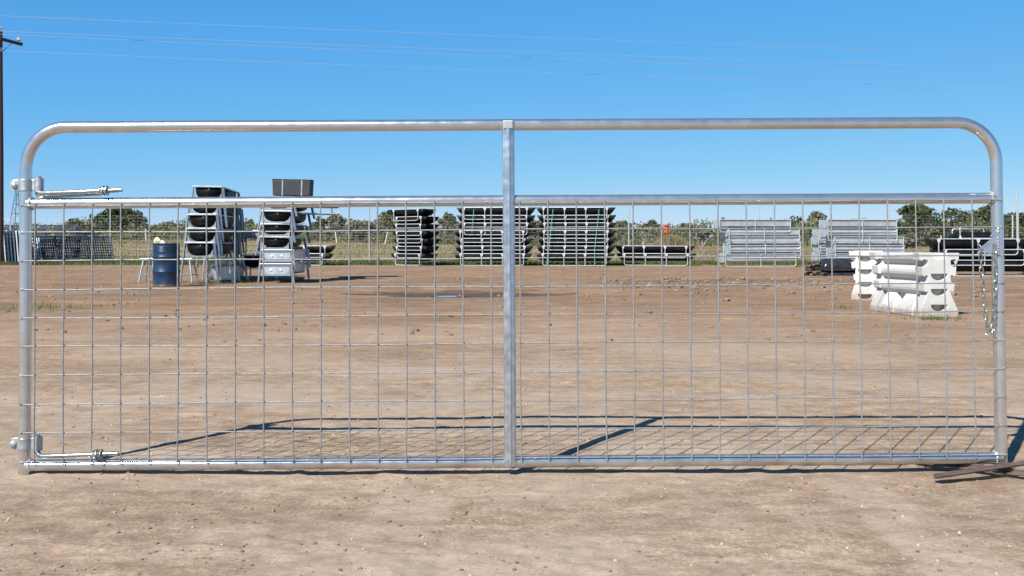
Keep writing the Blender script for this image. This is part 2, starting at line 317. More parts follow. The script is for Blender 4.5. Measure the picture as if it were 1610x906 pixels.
# ------------------------------------------------------------------ grass
def grass(name, n, fpos, fh, m, lab, wd=.02, lean=.35):
    P = []; T = []
    for k in range(n):
        x, y = fpos(); z = float(terr(x, y)) if y > 40 else G(x, y); h = fh(x, y); a = random.random() * 6.28; w_ = wd * random.uniform(.5, 1.3) * (1 + y / 120)
        dx, dy = math.cos(a) * w_, math.sin(a) * w_; lx, ly = random.gauss(0, lean) * h, random.gauss(0, lean) * h; q = len(P)
        P += [(x - dx, y - dy, z - .03), (x + dx, y + dy, z - .03), (x + lx, y + ly, z + h)]; T.append((q, q + 1, q + 2))
    me = bpy.data.meshes.new(name); me.from_pydata(P, [], T); me.materials.append(m); o = bpy.data.objects.new(name, me); COL.objects.link(o); return tag(o, lab, 'grass', kind='stuff')
def gp():
    y = 42.3 + 10 * random.random() ** 1.5 + (0 if random.random() < .8 else random.uniform(-.5, 0)); return random.uniform(-.62, .62) * y, y
grass('green_grass', 42000, gp, lambda x, y: random.uniform(.04, .17), M_GRN, 'low green grass along the edge of the dirt yard')
def fp():
    y = 49 + 116 * random.random() ** .85; return random.uniform(-.62, .62) * y, y
def fh(x, y): return random.uniform(.06, .26) * (1 + .8 * float(vnoise(np.array(x), np.array(y), 9, 21)))
grass('dry_grass', 60000, fp, fh, M_DRY, 'dry yellow grass covering the field behind the yard', .03)
for nm, cx_, cy_, rx, ry, n_, lab in (('weeds', -6.6, 21.5, .7, 1.2, 900, 'green weeds growing under the left trough stack'), ('weeds', 4.7, 10.65, .35, .25, 260, 'short weeds along the foot of the near white barrier'),
                                 ('weeds', -6.2, 12.6, .8, 1.0, 260, 'sparse green weeds at the left edge of the yard'), ('weeds', 4.35, 12.6, .16, .2, 70, 'small green tuft left of the white barriers')):
    grass(nm, n_, lambda: (random.gauss(cx_, rx * .5), random.gauss(cy_, ry * .5)), lambda x, y: random.uniform(.015, .07), M_GRN, lab, .006)
# ------------------------------------------------------------------ trees
def leaves(n, clumps, s0, s1, shell=.45):
    P = []; T = []; vol = [c[3] * c[4] * c[5] for c in clumps]; tot = sum(vol)
    for c, vv in zip(clumps, vol):
        k = max(8, int(n * vv / tot)); d = RNG.normal(size=(k, 3)); d /= np.linalg.norm(d, axis=1)[:, None]
        r = RNG.random(k) ** shell; r *= 1 + .12 * np.sin(d[:, 0] * 7 + c[0]) * np.cos(d[:, 2] * 6 + c[1])
        p = np.array(c[:3]) + d * r[:, None] * np.array(c[3:6])
        a = RNG.normal(size=(k, 3)); a /= np.linalg.norm(a, axis=1)[:, None]; b = np.cross(a, RNG.normal(size=(k, 3))); b /= np.linalg.norm(b, axis=1)[:, None]
        s = (s0 + (s1 - s0) * RNG.random(k))[:, None]; q = len(P)
        P += np.stack([p - a * s, p + b * s * .7, p + a * s, p - b * s * .7], 1).reshape(-1, 3).tolist()
        T += [(q + 4 * j, q + 4 * j + 1, q + 4 * j + 2, q + 4 * j + 3) for j in range(k)]
    return P, T
def mesh_obj(name, P, T, m, parent=None):
    me = bpy.data.meshes.new(name); me.from_pydata(P, [], T); me.materials.append(m); o = bpy.data.objects.new(name, me); COL.objects.link(o)
    if parent: o.parent = parent
    return o
def crown_clumps(W, H, k, base=.25):
    cl = []
    for j in range(k):
        a = random.random() * 6.28; r = random.random() ** .6; x = math.cos(a) * r * W * .36; y = math.sin(a) * r * W * .3
        t = random.random(); z = H * (base + .11 + (1 - base - .22) * t * (1 - .55 * r * r)); s = random.uniform(.13, .22) * W
        cl.append((x, y, z, s * random.uniform(.9, 1.4), s, s * random.uniform(.6, .9)))
    for j in range(max(3, k // 4)):
        a = random.uniform(-1, 1); cl.append((a * W * .32, random.uniform(-.2, .2) * W, H * (.86 - .25 * a * a) , W * .12, W * .1, H * .11))
    return cl
def branches(mb, p, d, L, r, depth, spread_=.6):
    q = p + d * L; mb.tube([p, (p + q) / 2 + Vector((random.gauss(0, .04), random.gauss(0, .04), 0)) * L, q], [r, r * .85, r * .65], 5)
    if depth:
        for k in range(random.choice((2, 3, 3))):
            e = (d + Vector((random.gauss(0, spread_), random.gauss(0, spread_), random.gauss(.1, spread_ * .5)))).normalized(); branches(mb, q if k else p + d * L * .7, e, L * random.uniform(.6, .8), r * .62, depth - 1, spread_)
def tree(name, px, ytop, wpx, Y, m, n, lab, k=16, kind='leafy', base=.12, grp='trees along the far edge of the field', bark=None, ls=(.16, .34)):
    x = (px - CX) / F * Y; zb = float(terr(x, Y)); H = CH + (HY - ytop) / F * Y - zb; W = wpx / F * Y
    t = tag(empty(name, (x, Y, zb)), lab, 'tree' if 'bush' not in name else 'bush', grp); mb = MB()
    if kind == 'leafy':
        mb.tube([(0, 0, -.2), (.1, 0, H * .25), (0, .1, H * .5)], [H * .04, H * .03, H * .02], 7)
        for j in range(5): branches(mb, Vector((0, 0, H * random.uniform(.15, .4))), Vector((random.uniform(-1, 1), random.uniform(-1, 1), .9)).normalized(), H * .22, H * .016, 1)
        mb.build('trunk', bark or M_BARK, t); mesh_obj('crown', *leaves(int(n * 2.1), crown_clumps(W, H, k, base), *ls), m, t)
    else:
        for j in range(4): branches(mb, Vector((random.uniform(-.08, .08) * W, 0, -.1)), Vector((random.uniform(-.5, .5), random.uniform(-.5, .5), 1)).normalized(), H * .30, H * .018, 4, .45)
        mb.build('trunk', bark or M_BARKG, t); mesh_obj('crown', *leaves(int(n * 2.1), crown_clumps(W, H, k, .25), *ls), m, t)
    return t
tree('live_oak', 188, 323, 100, 170, M_OAK, 7000, 'big dark round oak rising behind the field at the left', 30, base=-.02)
tree('mesquite_tree', 120, 346, 62, 160, M_MESQ, 1500, 'low olive bushy tree left of the big dark oak', 12)
tree('mesquite_tree', 262, 347, 58, 165, M_MESQ, 1700, 'low green tree between the big dark oak and the left trough stack', 12)
tree('mesquite_tree', 392, 343, 44, 165, M_MESQ, 1300, 'green tree seen in the gap between the two trough stacks', 10)
tree('oak_tree', 500, 338, 42, 165, M_OAK, 1700, 'dark green tree just right of the second trough stack', 10)
tree('thin_tree', 526, 333, 34, 172, M_PALE, 800, 'thin pale crowned tree right of the second trough stack', 9, 'bare')
tree('mesquite_tree', 612, 328, 66, 175, M_MESQ, 2100, 'tall olive mesquite just left of the leftmost black bunk stack', 14, base=.1)
tree('grey_tree', 572, 345, 60, 150, M_GREYB, 1500, 'grey leafless tree before the tall olive mesquite', 12, 'bare')
tree('mesquite_tree', 702, 333, 44, 170, M_MESQ, 1500, 'olive tree in the gap between the first and second black bunk stacks', 10)
tree('grey_tree', 840, 342, 40, 160, M_GREYB, 1200, 'greyish tree in the gap left of the third black bunk stack', 10, 'bare')
tree('mesquite_tree', 978, 345, 50, 170, M_MESQ, 1500, 'green tree just right of the third black bunk stack', 10)
tree('oak_tree', 1022, 343, 46, 185, M_OAK, 1600, 'dark topped tree left of the orange leaved one', 10)
tree('orange_tree', 1048, 349, 15, 158, M_ORAN, 500, 'small bright orange leaved tree in the green treeline', 6, base=.45, ls=(.12, .25))
tree('bare_tree', 1014, 360, 22, 128, M_GREYB, 60, 'pale bare little tree below the dark topped tree', 5, 'bare', bark=M_BARKG)
tree('bare_tree', 1104, 352, 30, 128, M_GREYB, 80, 'pale bare tree just left of the galvanised bunk stack', 6, 'bare', bark=M_BARKG)
tree('mesquite_tree', 1080, 347, 40, 175, M_MESQ, 1300, 'green tree right of the orange leaved one', 9)
tree('oak_tree', 1236, 336, 96, 178, M_OAK, 3000, 'olive dark tree rising over the left galvanised bunk stack', 15)
tree('thin_tree', 1283, 330, 48, 170, M_PALE, 1300, 'pale thin crowned tree over the gap between the galvanised stacks', 11, 'bare')
tree('live_oak', 1440, 321, 104, 165, M_OAK, 4200, 'leftmost big dark oak of the group at the right', 18, base=-.03)
tree('live_oak', 1506, 323, 88, 170, M_OAK, 3200, 'second big dark oak from the left of the group at the right', 15, base=-.03)
tree('live_oak', 1556, 320, 90, 164, M_OAK, 3200, 'big dark oak behind the right upright of the gate', 15, base=-.03)
tree('live_oak', 1604, 326, 84, 168, M_OAK, 2800, 'rightmost big dark oak at the right edge', 14, base=-.03)
tree('grey_bush', 1428, 368, 46, 118, M_GREYB, 1300, 'blue grey leafless bush below the leftmost big right oak', 9, 'bare')
# the low brush between them, one mass
cl = []; cg = []
for k in range(190):
    px = -60 + 1730 * k / 189 + random.uniform(-6, 6); Y = random.uniform(158, 185); x = (px - CX) / F * Y
    ty = 349 + 4 * math.sin(px / 31) + 4 * math.sin(px / 13 + 1) + random.uniform(-4, 4)
    zt = CH + (HY - ty) / F * Y; zb = float(terr(x, Y)); s = (zt - zb) / 2
    (cg if (520 < px < 900 and random.random() < .6) or random.random() < .12 else cl).append((x, Y, zb + s * .9, random.uniform(1.6, 3.2), 2.4, s * 1.1)); cl.append((x + random.uniform(-1, 1), Y - 6, zb + .6, random.uniform(2.2, 4), 2, .9))
tag(mesh_obj('brush', *leaves(80000, cl, .14, .30, .6), M_MESQ), 'continuous band of olive brush along the far edge of the field', 'brush', kind='stuff')
tag(mesh_obj('grey_brush', *leaves(9000, cg, .12, .3, .6), M_GREYB), 'greyish leafless thickets mixed into the far brush', 'brush', kind='stuff')
hx = (1055 - CX) / F * 120; grass('hay_mound', 9000, lambda: (random.gauss(hx, 1.5), random.gauss(120, 1.2)), lambda x, y: random.uniform(.3, .6) + 1.35 * math.exp(-((x - hx) / 1.7) ** 2), M_DRY, 'tan mound of dry grass in the field below the orange leaved tree', .03, .2)
# ------------------------------------------------------------------ far wooden post fence
ff = tag(empty('wire_fence', (0, 140, 0)), 'low wire fence on grey wooden posts along the far brush', 'fence')
wp = [(-40, 4), (230, 3), (530, 9), (605, -14), (830, 2), (920, 2), (1011, -5), (1059, 1), (1330, 3), (1480, 2)]
Yf = 138; pts = []
for px, ln in wp:
    x = (px - CX) / F * Yf; z = float(terr(x, Yf)); mb = MB(); h = 1.75; mb.tube([(x, Yf - 140, z - .2), (x - h * math.tan(R(ln)), Yf - 140, z + h)], [.11, .09], 7); mb.build('post', M_POSTW, ff); pts.append((x, z))
mb = MB()
for h in (.4, .8, 1.2, 1.5): mb.tube([(x, Yf - 140, z + h) for x, z in pts], .012, 4)
mb.build('wire', M_FWIRE, ff)
# ------------------------------------------------------------------ tall game fence
gf = tag(empty('game_fence', (0, 50.5, 0)), 'tall woven wire fence on thin steel posts behind the bunk stacks', 'fence')
X0 = [(173 + 204 * k - CX) / F * 50.5 for k in range(-2, 9)]
for k, x in enumerate(X0):
    MB().tube([(x, 0, -.3), (x + random.uniform(-.03, .03), 0, 2.98)], .035, 8).build('post', M_POSTM, gf)
for px in (1592, ): MB().tube([((px - CX) / F * 50.5, 0, -.2), ((px - CX) / F * 50.5, 0, 2.5)], .04, 8).build('post', M_POSTM, gf)
MB().tube([((1600 - CX) / F * 50.5, 0, -.2), ((1598.5 - CX) / F * 50.5, 0, 3.75)], .045, 8).build('post', M_POSTM, gf)
mb = MB(); z = .06
while z < 2.55: mb.tube([(X0[0], .05, z), (X0[-1], .05, z)], .0024, 3); z += .15
x = X0[0]
while x < X0[-1]: mb.tube([(x, .05, .03), (x, .05, 2.5)], .0022, 3); x += .16
mb.build('wire_mesh', M_FWIRE, gf)
# ------------------------------------------------------------------ utility pole, cables, tower
up = tag(empty('utility_pole', (-24.19, 45, 0)), 'tall brown wooden utility pole with crossarm at the left edge', 'utility pole')
MB().tube([(0, 0, -.5), (.02, 0, 5), (.02, 0, CH + (HY - 49) / F * 45)], [.20, .17, .125], 14).build('pole', M_WOODP, up)
ad = Vector((.30, .95, 0)).normalized(); az = CH + (HY - 61) / F * 45
MB().box((0.02, -.02, az), (.12, 2.7, .14), Matrix.Rotation(math.atan2(-ad.x, ad.y), 3, 'Z')).build('crossarm', M_WOODP, up, .01)
mb = MB(); mb.tube([(0.02, 0, az - .75), tuple(ad * .75 + Vector((0, 0, az - .05)))], .02, 5); mb.tube([(0.02, 0, az - .75), tuple(ad * -.75 + Vector((0, 0, az - .05)))], .02, 5); mb.build('brace', M_POSTM, up)
for q in (ad * 1.15, ad * -1.15, Vector((0.02, 0, .34))):
    z = az + .07 + q.z; mb = MB(); mb.tube([(q.x, q.y, z), (q.x, q.y, z + .10), (q.x, q.y, z + .1), (q.x, q.y, z + .15), (q.x, q.y, z + .16), (q.x, q.y, z + .24)], [.02, .02, .05, .075, .04, .05], 10); mb.build('insulator', M_PORC, up)
MB().tube([(.16, -.1, CH + (HY - 80) / F * 45 - .06), (.16, -.1, CH + (HY - 80) / F * 45 + .12)], .05, 8).build('insulator', M_PORC, up)
for j, (x0, y0, x1, y1, lab) in enumerate(((0, 25, 1610, 80, 'highest power cable, crossing the sky above the other three'), (20, 50, 1610, 103, 'second highest power cable, leaving from the top of the pole'),
                                     (25, 55, 1610, 115, 'third power cable from the top, leaving from the crossarm insulator'), (8, 80, 1610, 135, 'lowest power cable, attached on the pole below the crossarm'))):
    a = at(x0, y0, 45); b = at(x1, y1, 45 * (HY - y0) / (HY - y1)); d = b - a
    mb = MB(); mb.tube([a + d * t + Vector((0, 0, .35 * ((t - .75) ** 2 - .5625) if 0 <= t <= 1.5 else 0)) for t in [-.6, -.3, 0] + [k * .125 for k in range(1, 13)]], .0085, 5); tag(mb.build('power_cable', M_CABLE), lab, 'cable', 'power cables crossing the sky')
lt = at(27.5, 290, 120); lz = float(terr(lt.x, 120)); tw = tag(empty('lattice_tower', (lt.x, 120, lz)), 'thin steel lattice tower far behind the upper gate hinge', 'tower'); Ht = lt.z - lz
for sx in (-1, 1):
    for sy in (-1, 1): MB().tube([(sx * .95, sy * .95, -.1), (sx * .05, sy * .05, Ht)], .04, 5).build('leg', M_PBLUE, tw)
mb = MB()
for k in range(6):
    t0 = k / 6; t1 = (k + 1) / 6; a = .95 - .9 * t0; b = .95 - .9 * t1; c = [(-1, -1), (1, -1), (1, 1), (-1, 1)]
    mb.tube([(p[0] * a, p[1] * a, Ht * t0 + .01) for p in c], .02, 4, closed=True)
    for q in range(4): p = c[q]; r_ = c[(q + 1) % 4]; mb.tube([(p[0] * a, p[1] * a, Ht * t0), (r_[0] * b, r_[1] * b, Ht * t1)], .014, 4)
mb.build('bracing', M_PBLUE, tw)
# ------------------------------------------------------------------ long feed bunks
def trough_shell(L, W, D, m, parent, flare=.25, th=.012, round_=True, name='trough'):
    """open tub: rim L x W at z=0, rounded section, ends flaring out, thickness th"""
    n = 10; st = [(-L / 2, 0.0), (-L / 2 + flare * .55, -D * .55), (-L / 2 + flare, -D), (L / 2 - flare, -D), (L / 2 - flare * .55, -D * .55), (L / 2, 0.0)]
    def sect(x, zmin):
        pts = []
        for k in range(n + 1):
            a = math.pi * k / n; yy = -math.cos(a) * W / 2
            zz = -D * (math.sin(a) ** .62) if round_ else -D * min(1, math.sin(a) * 1.9)
            pts.append((x, yy * (1 if round_ else 1 - .12 * min(1, math.sin(a) * 1.9)), max(zz, zmin)))
        return pts
    xs_ = [-L / 2, -L / 2 + flare * .4, -L / 2 + flare * .8, -L / 2 + flare, 0, L / 2 - flare, L / 2 - flare * .8, L / 2 - flare * .4, L / 2]; zm = [-.001, -D * .5, -D * .85, -D, -D, -D, -D * .85, -D * .5, -.001]
    vs = []; fs = []
    for x, z in zip(xs_, zm): vs += sect(x, z)
    for i in range(len(xs_) - 1):
        for j in range(n): a = i * (n + 1) + j; fs.append((a, a + 1, a + n + 2, a + n + 1))
    mb = MB(); mb.add(vs, fs, True)
    o = mb.build(name, m, parent, recalc=True); s = o.modifiers.new('solid', 'SOLIDIFY'); s.thickness = th; s.offset = 0; return o
def u_frame(xl, xr, y, ztop, zbot, mids, r=.016, rc=.10, gus=True, sgn=-1):
    mb = MB(); p = [Vector((xl, y, ztop))] + arc((xl + rc, zbot + rc), rc, 180, 270, 5, lambda u, v: (u, y, v)) + arc((xr - rc, zbot + rc), rc, 270, 360, 5, lambda u, v: (u, y, v)) + [Vector((xr, y, ztop))]
    mb.tube(p, r, 7)
    for x in mids: mb.tube([(x, y, ztop), (x, y, zbot)], r, 7)
    mb.tube([(xl - .02, y, ztop), (xr + .02, y, ztop)], r, 7)
    if gus:
        for x in [xl, xr] + list(mids):
            mb.prism([(x - .07, ztop + .004), (x + .07, ztop + .004), (x + .02, ztop - .13), (x - .02, ztop - .13)], y + sgn * (r + .001), y + sgn * (r + .007), 'y')
    return mb
def make_bunk(kind, L, xl, xr, nb, H=.515, W=.66, D=.31):
    root = empty('feed_bunk', (0, 0, -500)); mids = [xl + (xr - xl) * k / nb for k in range(1, nb)]
    if kind == 'poly':
        trough_shell(L, W, D, M_POLY, root); fm = M_BFRAMEW
    else:
        mb = MB(); fl = .02; prof = [(-W / 2, 0), (-W / 2 + .03, -D * .8), (-W / 2 + .10, -D), (W / 2 - .10, -D), (W / 2 - .03, -D * .8), (W / 2, 0), (W / 2 - .012, 0), (W / 2 - .042, -D * .8), (W / 2 - .11, -D + .012), (-W / 2 + .11, -D + .012), (-W / 2 + .042, -D * .8), (-W / 2 + .012, 0)]
        mb.prism(prof, -L / 2, L / 2, 'x'); tr = mb.build('trough', M_SHEET, root, .004)
        for s in (-1, 1): MB().prism([(-W / 2 - .004, .004), (-W / 2 + .028, -D * .8), (-W / 2 + .1, -D - .004), (W / 2 - .1, -D - .004), (W / 2 - .028, -D * .8), (W / 2 + .004, .004)], s * (L / 2 + .002), s * (L / 2 + .006), 'x').build('end_plate', M_SHEET, tr)
        fm = M_BFRAMEW
    g = kind == 'poly'
    for s in (-1, 1): u_frame(xl, xr, s * (W / 2 + .03), .0, -H + .018, mids, gus=g, sgn=s).build('side_frame', fm, root)
    for x in (xl + .13, xr - .13): MB().tube([(x, -W / 2 - .03, -H + .02), (x, W / 2 + .03, -H + .02)], .015, 6).build('cross_bar', fm, root)
    for x in [xl] + mids + [xr]: MB().tube([(x, -W / 2 - .03, -.005), (x, W / 2 + .03, -.005)], .010, 5).build('tie_bar', fm, root)
    return root
ORD = ['topmost', 'second from the top', 'third from the top', 'fourth from the top', 'fifth from the top', 'sixth from the top', 'bottom']
protos = {'b3': lambda: make_bunk('poly', 3.36, -1.36, 1.31, 3), 'b2': lambda: make_bunk('poly', 2.9, -1.22, 1.22, 2, D=.36), 'b1': lambda: make_bunk('poly', 1.95, -.68, .68, 1, W=.9),
          'g2': lambda: make_bunk('galv', 3.0, -1.49, 1.49, 2, D=.325)}
PR = {}
def bunk(kind, loc, rot, label, group, scale=1):
    if kind not in PR: o = PR[kind] = protos[kind]()
    else: o = copy_tree(PR[kind])
    o.location = loc; o.rotation_euler = rot; o.scale = (scale,) * 3
    return tag(o, label, 'feed bunk', group)
def stack(kind, px, Y, n, rotz, dxs, where, scale=1, sp=.325, H=.515, dys=None, look='black'):
    x0 = (px - CX) / F * Y
    for k in range(n):                                          # k = 0 is the bottom one
        nm = ORD[n - 1 - k] if k else 'bottom'
        z = (H + sp * k) * scale; dx = dxs[k % len(dxs)]; c, s = math.cos(rotz), math.sin(rotz); dy = (k % 3 - 1) * .03
        bunk(kind, (x0 + dx * c - dy * s, Y + dx * s + dy * c, z), (R(random.uniform(-.3, .3)), R(random.uniform(-.25, .25)), rotz + R(random.uniform(-.4, .4))),
             f'{look} bunk, {nm} {"of stack" if n > 2 else "of pair"} {where}', f'{look} feed bunks stacked {where}', scale)
stack('b1', 652, 41.4, 7, R(-33), [0, .06, .09, .09, .03, .03, -.09][:7], 'right of both trough stacks', .98)
stack('b3', 776, 40.8, 7, R(-2), [-.02, .02, 0, -.03, .13, .11, .12], 'behind the centre stay of the gate')
stack('b3', 905, 40.6, 7, R(-3), [-.03, .0, .03, .02, .04, .03, .0], 'right of the centre stay')
stack('b3', 1030, 41.0, 2, R(-4), [0.03, -.03], 'left of the galvanised stacks')
stack('b3', 464, 41.5, 2, R(0), [-.05, .05], 'behind the second trough stack')
for px, py0, py1, Y, dx in ((864, 328, 416, 40.2, -5), (935, 328, 418, 40.2, 0), ):
    MB().tube([at(px + 7 + dx * .3, 329, 40.1), at(px + dx * .2, 392, 40.1), at(px + dx, 417, 40.1)], .012, 4).build('tie_strap', M_STRAP).__setitem__('label', 'teal tie strap on the %s of the third black bunk stack' % ('left' if px < 900 else 'right side'))
MB().tube([at(745, 329, 40.3), at(742, 365, 40.3)], .012, 4).build('tie_strap', M_STRAP)['label'] = 'short teal tie strap on the bunk stack behind the centre stay'
for o in bpy.data.objects:
    if o.name.startswith('tie_strap'): o['category'] = 'strap'; o['group'] = 'teal tie straps on the bunk stacks'
stack('g2', 1192, 38.6, 5, R(9), [-.05, .16, .16, .10, -.27], 'farthest left among such stacks', look='galvanised', sp=.345)
stack('g2', 1355, 38.8, 5, R(9), [.15, .15, .15, -.17, -.17], 'behind the near white barriers', look='galvanised', sp=.345)
stack('g2', 1330, 43.5, 4, R(9), [0, .1, 0, .05], 'farthest back of such stacks', look='galvanised', sp=.36)
stack('b2', 1531, 26.2, 3, R(-3), [.42, .16, .0], 'right of the near white barriers', .86, sp=.335)
stack('b2', 1668, 27.4, 3, R(-3), [.1, .0, .05], 'cut by the right edge', .86, sp=.335)
top = at(1530, 378, 26.2)
bunk('b1', (top.x, 26.25, 1.02), (R(176), 0, R(-6)), 'short black feed bunk lying upside down on the stack behind the chain', 'overturned black feed bunks', .62)
# ------------------------------------------------------------------ short trough stands (end-on stacks at the left)
def make_stand(black=True, W=.62, L=2.1, D=.29, H=.9, splay=.10, wide=True):
    root = empty('trough_stand', (0, 0, -500)); n = 12; mb = MB(); top_ = []
    if black: prof = [(math.copysign(abs(math.cos(a)) ** .8, -math.cos(a)) * W / 2 * .86, -D * math.sin(a) ** .55) for a in [math.pi * k / n for k in range(n + 1)]]
    else: prof = [(-W / 2 * .92, 0), (-W / 2 * .86, -D * .85), (-W / 2 * .8, -D), (W / 2 * .8, -D), (W / 2 * .86, -D * .85), (W / 2 * .92, 0)]
    m = M_POLY if black else M_SHEETB
    vs = [(u, y, v) for y in (0, L) for u, v in prof]; q = len(prof)
    mb.add(vs, [(k, k + 1, k + 1 + q, k + q) for k in range(q - 1)], black)
    mb.add([(u, 0, v) for u, v in prof], [tuple(range(q))]); mb.add([(u, L, v) for u, v in prof], [tuple(range(q))])
    tr = mb.build('trough', m, root, recalc=True); s = tr.modifiers.new('s', 'SOLIDIFY'); s.thickness = .01; s.offset = -1
    if not black:
        for u in (-.11, .11): MB().ico((u, -.004, -D * .6), .028, 0, 2, (1.2, .3, 1)).build('boss', M_SHEETB, tr)
    else: MB().tube([(0.02, -.005, -.06), (.02, -.02, -.06)], .011, 8).build('bolt', M_ZCL, tr)
    mb = MB(); mb.box((0, -.02, -.004), (W, .045, .035)); mb.box((0, L + .02, -.004), (W, .045, .035))
    for s in (-1, 1): mb.box((s * (W / 2 - .018), L / 2, -.004), (.045, L + .08, .035))
    mb.build('rim', M_BFRAME, root, .006)
    mb = MB()
    for y in (-.035, ):
        mb.box((0, y, -D - .012), (W * .96, .03, .03))
    for s in (-1, 1): mb.prism([(s * W * .48, -D - .01), (s * W * .48, -D * .45), (s * W * .40, -D * .8), (s * W * .25, -D - .01)], -.03, -.038, 'y')
    mb.build('end_band', M_BFRAME, root)
    for sx in (-1, 1):
        for y in (.0, L):
            w2 = .035 if sx < 0 else .06; a = W / 2; 
            mb = MB(); z0, z1 = .0, -H; x0, x1 = sx * (a + .005), sx * (a + splay)
            yy = y + (.0 if y == 0 else 0)
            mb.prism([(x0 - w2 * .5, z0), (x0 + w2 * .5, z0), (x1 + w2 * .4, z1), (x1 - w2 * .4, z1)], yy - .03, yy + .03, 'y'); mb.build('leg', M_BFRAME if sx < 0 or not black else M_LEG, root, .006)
    return root
def stand(proto, first, loc, rot, label, group):
    o = proto if first else copy_tree(proto)
    o.location = loc; o.rotation_euler = rot; return tag(o, label, 'trough', group)
pA = make_stand(True, .62, 2.1); fA = at(314, 446, 20.9)
AP = ['bottom', 'second from the bottom', 'middle', 'second from the top', 'topmost']
for k in range(5):
    dx = [0, .03, .03, .05, .12][k]
    stand(pA, k == 0, (fA.x + dx, 20.9 + .05 * k, .9 + .31 * k), (0, R(random.uniform(-.6, .6)), R(6 + random.uniform(-1, 1))), f'black end-on trough, {AP[k]} of the left trough stack beside the blue drum' if k != 2 else 'black end-on trough, middle one of the left trough stack beside the blue drum', 'black troughs in the stack beside the drum')
for k in range(4):
    stand(pA, False, (-7.36 + .03 * k, 23.45 + .05 * k, .9 + .31 * k), (0, R(random.uniform(-.6, .6)), R(9)), f'black trough in the rear row behind the drum side stack, {["bottom", "second from the bottom", "third from the bottom", "topmost"][k]}', 'rear row of black troughs in the left trough stack')
fB = at(434, 446, 21.2); pG = make_stand(False, .68, 1.9, .24, .42, .05)
for k in range(2):
    stand(pG, k == 0, (fB.x + .01 * k, 21.2 + .05 * k, .43 + .31 * k), (0, 0, R(2)), 'shiny galvanised trough, %s of the second trough stack' % ('lowest' if k == 0 else 'second from the bottom'), 'galvanised troughs under the second trough stack')
pB = make_stand(True, .66, 1.9, .24, .42, .09)
for k in range(4):
    stand(pB, k == 0, (fB.x + [-.04, -.02, .0, .02][k] - .02, 21.35, 1.03 + .29 * k), (0, R([1, -.6, .8, -1][k]), R(3 - k)), 'black trough, %s above the two shiny ones in the second trough stack' % ['first', 'second', 'third', 'fourth'][k], 'black troughs in the second trough stack')
# black tub on its side on top of stack B
tb = at(458, 308, 22.2); t = tag(empty('upturned_tub', (tb.x, 22.2, tb.z), (0, R(1.5), R(-6))), 'upturned black tub with two pale straps on top of the second trough stack', 'tub')
mb = MB(); mb.prism([(-.45, 0), (.44, 0), (.45, .37), (-.47, .37)], 0, .26, 'y'); body = mb.build('tub', mat('weathered_poly', (.012, .012, .014), .6, 0, (.022, .022, .025), 6), t, .015)
for u in (-.215, .245): MB().box((u, -.006, .185), (.03, .010, .368)).build('strap', M_BFRAME, t)
MB().box((-.01, .13, .378), (.94, .28, .014)).build('rim', M_POLY, t, .004)
bunk('b1', (fB.x + .35, 23.6, 2.02), (0, 0, R(25)), 'black feed bunk laid across the back of the second trough stack', 'crosswise black feed bunks', .8)
# support rails so the crosswise bunk rests on something
pG2 = make_stand(False, .62, 1.3, .17, .86, .02)
c1 = at(389, 363, 24.5); stand(pG2, True, (c1.x, 24.5, CH + (HY - 363) / F * 24.5), (0, 0, R(3)), 'shiny galvanised trough on tall legs between the two trough stacks', 'single troughs between the stacks')
c2 = at(368, 421, 23.0); pG3 = make_stand(False, .62, 1.3, .30, .36, .03); stand(pG3, True, (c2.x, 22.2, .36), (0, 0, R(8)), 'low dull galvanised trough on the ground right of the left trough stack', 'single troughs between the stacks')
pG4 = make_stand(True, .55, 1.2, .3, .6, .04); stand(pG4, True, ((398 - CX) / F * 23.4, 23.4, .60), (0, 0, R(4)), 'dark low trough in the shade between the two trough stacks', 'single troughs between the stacks')
# trestle behind the drum
tr = tag(empty('trestle', ((265 - CX) / F * 21.6, 21.6, 0)), 'pale steel trestle half hidden behind the blue drum', 'trestle')
MB().box((0, 0, .535), (1.16, .30, .03)).build('top', M_BFRAME, tr, .005); 
for sx in (-1, 1):
    for sy in (-1, 1): MB().tube([(sx * .52, sy * .12, .52), (sx * .60, sy * .2, 0)], .02, 7).build('leg', M_BFRAME, tr)
    MB().tube([(sx * .57, -.175, .18), (sx * .57, .175, .18)], .014, 6).build('stretcher', M_BFRAME, tr)
MB().tube([(-.57, -.175, .19), (.57, -.175, .19)], .014, 6).build('stretcher', M_BFRAME, tr)
# splayed sawhorse under the left stack
swx = (340 - CX) / F * 21.2; sw = tag(empty('sawhorse', (swx + .02, 21.35, 0)), 'low sawhorse with splayed legs under the left trough stack', 'sawhorse')
MB().box((0, .6, .53), (.50, 1.3, .05)).build('top', M_BFRAME, sw, .006)
for sx in (-1, 1):
    for y in (0, 1.2): MB().prism([(sx * .19 - .025, .50), (sx * .19 + .025, .50), (sx * .31 + .02, 0), (sx * .31 - .02, 0)], y - .025, y + .025, 'y').build('leg', M_BFRAME, sw, .005)
